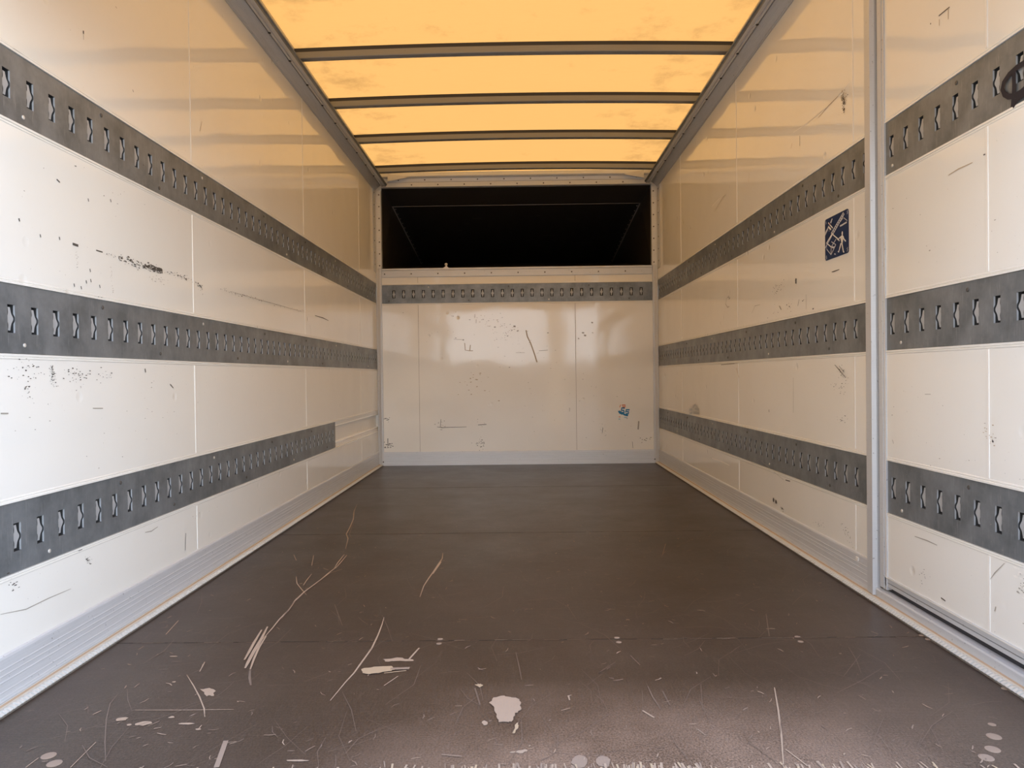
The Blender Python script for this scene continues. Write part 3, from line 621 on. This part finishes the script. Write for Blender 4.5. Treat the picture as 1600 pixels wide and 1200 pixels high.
# ---------------------------------------------------------------- slotted lashing rails
def rail(side, s0, s1, phase, z0, z1, label, holes=None, pitch=.075):
    """plate with slots; every slot shows a waisted bright web over black painted as slot shade"""
    f = {'L': lambda s, z, d: (XL-d, s, z), 'R': lambda s, z, d: (XR+d, s, z), 'B': lambda s, z, d: (s, YB+d, z)}[side]
    base = Vector(f((s0+s1)/2, (z0+z1)/2, .003))
    g = lambda s, z, d: Vector(f(s, z, d))-base
    root = empty('lashing_rail', base)
    zc = (z0+z1)/2; A_, H = .0115, .0295; D0, D1 = .0006, .0125
    z0, z1 = z0+.0006, z1-.0006
    pl, wb_ = MB(), MB()
    cs = []; c = phase
    while c-pitch > s0+A_+.004: c -= pitch
    while c < s0+A_+.004: c += pitch
    while c < s1-A_-.004: cs.append(c); c += pitch
    edge = s0
    def quad(mbx, a, b2, za, zb, d, mat): mbx.face([g(a, za, d), g(b2, za, d), g(b2, zb, d), g(a, zb, d)], mat)
    for c in cs:
        quad(pl, edge, c-A_, z0, z1, D0, 'rail'); quad(pl, c-A_, c+A_, z0, zc-H, D0, 'rail'); quad(pl, c-A_, c+A_, zc+H, z1, D0, 'rail')
        for a in (c-A_, c+A_):
            vs = [-H, -.016, -.0115, -.0085, -.006, -.003, .003, .006, .0085, .0115, .016, H]
            dm = [.0044*(1-.85*math.exp(-(v/.0082)**4)) for v in vs]
            for q in range(11):
                pl.face([g(a, zc+vs[q], D0), g(a, zc+vs[q+1], D0), g(a, zc+vs[q+1], dm[q+1]), g(a, zc+vs[q], dm[q])], 'web')
                pl.face([g(a, zc+vs[q], dm[q]), g(a, zc+vs[q+1], dm[q+1]), g(a, zc+vs[q+1], D1), g(a, zc+vs[q], D1)], 'hollow')  # pale rim and black depth paint light and shade on the slot walls
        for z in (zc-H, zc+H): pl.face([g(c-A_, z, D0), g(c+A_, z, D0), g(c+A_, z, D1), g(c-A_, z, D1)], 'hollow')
        edge = c+A_
        e, wd, dd = .0038, .0104, .0066
        L = [(-(e+(wd-e)*math.exp(-(v/.0082)**2)), v) for v in (-H+.005, -.018, -.0135, -.010, -.0075, -.005, -.0025, 0, .0025, .005, .0075, .010, .0135, .018, H-.005)]
        R = [(-u, v) for u, v in L]
        for (u0, v0), (u1, v1), (p0, q0), (p1, q1) in zip(L, L[1:], R, R[1:]):
            b0, b1 = .003*(1-(v0/H)**2), .003*(1-(v1/H)**2)
            wb_.face([g(c+u0, zc+v0, dd-b0), g(c+p0, zc+q0, dd-b0), g(c+p1, zc+q1, dd-b1), g(c+u1, zc+v1, dd-b1)], 'web')
    quad(pl, edge, s1, z0, z1, D0, 'rail')
    for z in (z0, z1): pl.face([g(s0, z, D0), g(s1, z, D0), g(s1, z, .0042), g(s0, z, .0042)], 'rail')
    for a in (s0, s1): pl.face([g(a, z0, D0), g(a, z1, D0), g(a, z1, .0042), g(a, z0, .0042)], 'rail')
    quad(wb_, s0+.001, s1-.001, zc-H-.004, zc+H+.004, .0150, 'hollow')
    pl.build('slotted_plate', root); wb_.build('slot_web', root)
    nr = AX[side][2]; k = 0; a = s0+(holes if holes is not None else .1)
    while a < s1-.02:
        z = z1-.018 if k % 2 else z0+.018
        o = screw(SCREW_L if (k*7+int(s0*10)) % 3 == 0 else SCREW_D, f(a, z, D0-.0001), nr, root)
        a += .3; k += 1
    tag(root, label, 'lashing rail', 'slotted lashing rails')
    return root
EB = YB-.028
rail('L', YR, EB, onL(10, 130).y, *RAILS[2], 'grey slotted lashing rail highest on the left wall', .36)
rail('L', YR, EB, onL(18, 498).y, *RAILS[1], 'grey slotted lashing rail at mid height on the left wall', .35)
rail('L', YR, 4.228, onL(27.5, 838).y, *RAILS[0], 'grey slotted lashing rail lowest on the left wall, ending short of the bulkhead', .42)
rail('R', POST_Y+.0005, EB, onR(1351, 250).y, *RAILS[2], 'grey slotted lashing rail highest on the right wall ahead of the door', .2)
rail('R', POST_Y+.0005, EB, onR(1354.5, 511).y, *RAILS[1], 'grey slotted lashing rail at mid height on the right wall ahead of the door', .28)
rail('R', POST_Y+.0005, EB, onR(1356, 751).y, *RAILS[0], 'grey slotted lashing rail lowest on the right wall ahead of the door', .28)
ur = rail('R', DOOR_Y0, DOOR_Y1-.001, onR(1392.5, 226).y, *RAILS[2], 'short grey slotted lashing rail highest on the side door, with dark marker scrawl', .16)
rail('R', DOOR_Y0, DOOR_Y1-.001, onR(1394, 502).y, *RAILS[1], 'short grey slotted lashing rail at mid height on the side door', .12)
rail('R', DOOR_Y0, DOOR_Y1-.001, onR(1396, 762).y, *RAILS[0], 'short grey slotted lashing rail lowest on the side door', .12)
rail('B', XL+.0385, XR-.0385, onB(599.8, 460).x, 1.217, 1.356, 'grey slotted lashing rail across the bulkhead under the black opening', .05, pitch=.0741)
mk = MB()
def ink(pts, w): mk.stroke([q-ur.location for q in P('R', pts)], w, 'ink', NX, off=.0028)
ink([(1625,90),(1604,97),(1590,106),(1578,117),(1570,129),(1568,139),(1571,147),(1578,151),(1587,150),(1597,144),(1607,135),(1622,118)], .012)
ink([(1586,112),(1586.5,130),(1586,150),(1584,167)], .012); ink([(1584,167),(1591,155),(1600,149),(1610,143)], .011)
o = mk.build('marker_scrawl', ur); o['label'] = 'dark marker scrawl of a loop and upright stroke'

# ---------------------------------------------------------------- blue pictogram sign on the right wall
cr = lambda x, y: (1280+x/10.92, 310+y/10.92)
cor = [cr(108, 365), cr(508, 170), cr(508, 925), cr(112, 1068)]
ps = [onR(*q) for q in cor]; ys = sorted(p_.y for p_ in ps)
y0, y1 = (ys[0]+ys[1])/2, (ys[2]+ys[3])/2; z1 = (ps[0].z+ps[1].z)/2; z0 = (ps[2].z+ps[3].z)/2
base = Vector((XR-.0004, (y0+y1)/2, (z0+z1)/2)); sg = empty('pictogram_sign', base)
mb = MB(); c_ = .008; hy, hz = (y1-y0)/2, (z1-z0)/2
oc = [(-hy+c_, -hz), (hy-c_, -hz), (hy-.0025, -hz+.0025), (hy, -hz+c_), (hy, hz-c_), (hy-.0025, hz-.0025), (hy-c_, hz), (-hy+c_, hz), (-hy+.0025, hz-.0025), (-hy, hz-c_), (-hy, -hz+c_), (-hy+.0025, -hz+.0025)]
mb.prism(oc, lambda a, z, d: (-d, a, z), 0, .0016, 'navy'); mb.build('sign_plate', sg)
def sign_strokes(name, items, polys=()):
    m2 = MB()
    for pts, wd, mt in items: m2.stroke([onR(*cr(*q))-base for q in pts], wd*1.25, mt, NX, off=.0020)
    for pts, mt in polys: m2.poly([onR(*cr(*q))-base for q in pts], mt, NX, off=.0022)
    return m2.build(name, sg)
sign_strokes('walking_person_symbol', [], [
    ([(398,565),(408,560),(416,575),(416,620),(408,632),(398,628),(393,600)], 'white'),
    ([(395,630),(418,632),(432,655),(424,690),(408,765),(392,765),(375,690),(370,655)], 'white'),
    ([(372,650),(380,668),(345,695),(335,710),(316,708),(318,700),(335,690)], 'white'),
    ([(430,655),(440,685),(470,722),(466,740),(450,730),(424,690)], 'white'),
    ([(375,760),(393,765),(376,830),(355,895),(350,925),(335,918),(328,905),(345,890),(360,830)], 'white'),
    ([(390,765),(408,762),(420,830),(430,890),(442,912),(436,925),(420,920),(412,885),(402,830)], 'white')])
lad = []
for k in range(9):
    a, b2 = (225+k*21, 585-k*36), (255+k*21, 605-k*36); lad.append(([a, b2], .0022, 'palegrey'))
lad += [([(215,600),(425,240)], .0035, 'palegrey'), ([(245,610),(440,260)], .0035, 'palegrey'), ([(135,770),(235,600)], .004, 'white'), ([(112,850),(240,615)], .003, 'palegrey')]
sign_strokes('ladder_symbol', lad)
sign_strokes('load_symbol', [([(140,765),(215,830),(212,960)], .003, 'white'), ([(140,870),(212,960),(295,790)], .0025, 'palegrey'), ([(235,610),(330,690),(355,725)], .003, 'white'), ([(215,830),(300,690)], .0025, 'palegrey'), ([(220,740),(295,790),(250,850)], .0025, 'palegrey'), ([(225,830),(270,840)], .005, 'palegrey'), ([(140,765),(140,870)], .002, 'palegrey'), ([(270,945),(290,955)], .003, 'palegrey')])
sign_strokes('climbing_person_symbol', [([(165,415),(240,505)], .0035, 'white'), ([(108,630),(160,520)], .0035, 'palegrey'), ([(108,600),(175,470)], .003, 'palegrey'), ([(180,550),(182,560)], .003, 'white'), ([(205,420),(225,370)], .006, 'palegrey'), ([(222,365),(236,352)], .004, 'palegrey'), ([(178,432),(200,448)], .002, 'orange')],
             [([(165,470),(190,485),(218,520),(212,545),(190,530),(168,505)], 'white')])
sign_strokes('caption_bar', [([(365,472),(400,455),(435,432),(480,405)], .004, 'palegrey'), ([(430,330),(490,380)], .002, 'palegrey'), ([(370,400),(420,330)], .002, 'palegrey')])
for q_ in ([([(130,395),(118,410),(134,425),(120,440)], .002, 'palegrey'), ([(500,205),(485,225),(500,240),(486,265)], .0025, 'palegrey'), ([(500,835),(484,855),(500,875),(485,905)], .0025, 'palegrey'), ([(140,980),(126,1000),(140,1015),(128,1040)], .002, 'palegrey')]): sign_strokes('corner_curl', [q_])
tag(sg, 'dark blue pictogram sign with white walking figure on the right wall', 'sign')

# torn sticker on the bulkhead
cb = lambda x, y: (880+x/7.06, 560+y/7.06)
base = onB(*cb(670, 590)); st = empty('torn_sticker', base)
def sticker_part(name, items, side, base, parent, conv):
    m2 = MB()
    for pts, wd, mt in items:
        m2.stroke([ON[side](*conv(*q))-base for q in pts], wd*1.25, mt, AX[side][2], off=.0010+random.uniform(0, .0003))
    return m2.build(name, parent)
sticker_part('blue_numerals', [([(680,548),(645,548),(640,570),(668,574),(670,596),(640,600)], .0085, 'blue'), ([(732,567),(695,567),(690,586),(722,590),(718,610),(690,612)], .0085, 'blue'), ([(612,578),(625,600),(655,612)], .012, 'blue'), ([(655,606),(680,622),(715,630)], .011, 'blue'), ([(622,590),(645,590)], .010, 'blue')], 'B', base, st, cb)
for q_ in ([([(623,540),(633,512)], .004, 'orange'), ([(648,516),(684,515),(682,535),(652,534)], .007, 'orange'), ([(612,645),(632,645)], .004, 'orange'), ([(702,665),(709,660)], .004, 'orange')]): sticker_part('orange_scrap', [q_], 'B', base, st, cb)
for q_ in ([([(672,650),(708,655)], .006, 'skyblue'), ([(610,668),(630,670)], .006, 'skyblue'), ([(680,585),(690,600)], .006, 'skyblue'), ([(700,560),(725,560)], .003, 'skyblue')]): sticker_part('pale_blue_scrap', [q_], 'B', base, st, cb)
tag(st, 'small torn blue and orange sticker low on the bulkhead', 'sticker')
# faded sticker remains above the lowest right rail
cf = lambda x, y: (900+x/4, 580+y/4)
base = onR(*cf(740, 245)); fd = empty('faded_sticker', base)
sticker_part('sticker_remnant', [([(708,240),(728,240),(728,258),(710,266)], .010, 'fadedgrey'), ([(732,225),(742,212),(750,212)], .012, 'fadedgrey'), ([(745,235),(770,240),(772,262),(735,258)], .012, 'fadedgrey'), ([(755,215),(760,232)], .010, 'fadedgrey')], 'R', base, fd, cf)
tag(fd, 'faded pale grey sticker remains above the lowest right lashing rail', 'sticker')
# small catch standing on the sill
q = onB(697, 418); base = Vector((q.x, YB-.004, 1.478)); kn = empty('sill_catch', base)
m2 = MB(); m2.prism([(-.022, 0), (.022, 0), (.010, .010), (-.010, .010)], lambda a, z, y: (a, y, z), 0, .012, 'screwlight'); m2.build('catch_base', kn)
m2 = MB()
pr = [(.007, .010), (.008, .022), (.011, .026), (.011, .034), (.006, .038)]
for (r0, h0), (r1, h1) in zip(pr, pr[1:]):
    for i in range(10):
        a, b2 = 2*math.pi*i/10, 2*math.pi*(i+1)/10
        m2.face([(r0*math.cos(a), .008+r0*math.sin(a)*.6, h0), (r0*math.cos(b2), .008+r0*math.sin(b2)*.6, h0), (r1*math.cos(b2), .008+r1*math.sin(b2)*.6, h1), (r1*math.cos(a), .008+r1*math.sin(a)*.6, h1)], 'screwlight')
m2.face([(.006*math.cos(2*math.pi*i/10), .008+.0036*math.sin(2*math.pi*i/10), .038) for i in range(10)], 'screwlight')
m2.build('catch_head', kn)
tag(kn, 'small pale metal catch standing on the sill of the black opening', 'catch')

# ---------------------------------------------------------------- the yard behind the truck (seen mirrored in the paint)
m, t, b = new_mat('grey_yard_paving'); co = objco(t)
t.links.new(mixc(t, noise(t, co, 3, 6), (0.11, 0.11, 0.105, 1), (0.19, 0.185, 0.175, 1)), b.inputs['Base Color']); b.inputs['Roughness'].default_value = .8
M['yard'] = m
M['render'] = plain('beige_yard_render', (0.34, 0.28, 0.215), 0.8)
mb = MB(); mb.box((-30, -40, -1.15), (30, 12, -1.05), 'yard'); structure(mb.build('ground'), 'grey paved yard')
mb = MB(); mb.box((-16, -30, -1.05), (-3.9, -5, 6.5), 'render'); mb.box((-16.2, -30.2, 6.5), (-3.75, -4.8, 6.75), 'profile')  # unseen block added to keep sky light from the left off the right wall
structure(mb.build('added_yard_block'), 'unseen beige building added to shade the right wall')
mb = MB(); mb.box((-30, -39, -1.05), (30, -38.7, 1.5), 'yard'); structure(mb.build('wall_boundary'), 'low grey boundary wall at the end of the yard')
mb = MB(); mb.prism([(1.0, -14), (1.54, -14), (1.54, -14.5), (1.0, -14.5)], lambda a, h, z: (a, h, z), -1.05, 5.5, 'render'); structure(mb.build('trim_10'), 'square concrete pillar in the yard')
# rear portal frame closing the ends of the walls
mb = MB()
for x0, x1 in ((XL-.075, XL-.0005), (XR+.0005, XR+.075)):
    mb.prism([(x0, YR-.07), (x1, YR-.07), (x1, YR-.012), (x1, YR-.001), (x0, YR-.001)], lambda a, h, z: (a, h, z), -.12, 2.27, 'profile')
mb.box((XL, YR-.07, 2.20), (XR, YR-.001, 2.27), 'profile'); mb.box((XL, YR-.07, -.12), (XR, YR-.001, -.004), 'profile')
structure(mb.build('trim_11'), 'grey rear portal frame of the cargo box')
# unseen roller door added across the rear, keeps sky off the upper walls
mb = MB(); z = 1.545; mb.box((XL+.03, YR+.004, z), (XR-.03, YR+.036, z+.03), 'groove'); z += .0302
while z < 2.12:
    mb.prism([(YR+.004, z), (YR+.006, z+.072), (YR+.030, z+.072), (YR+.032, z)], lambda a, h, x: (x, a, h), XL+.03, XR-.03, 'profile'); z += .0725
structure(mb.build('added_rear_door'), 'grey unseen roller door added to shade the upper walls')
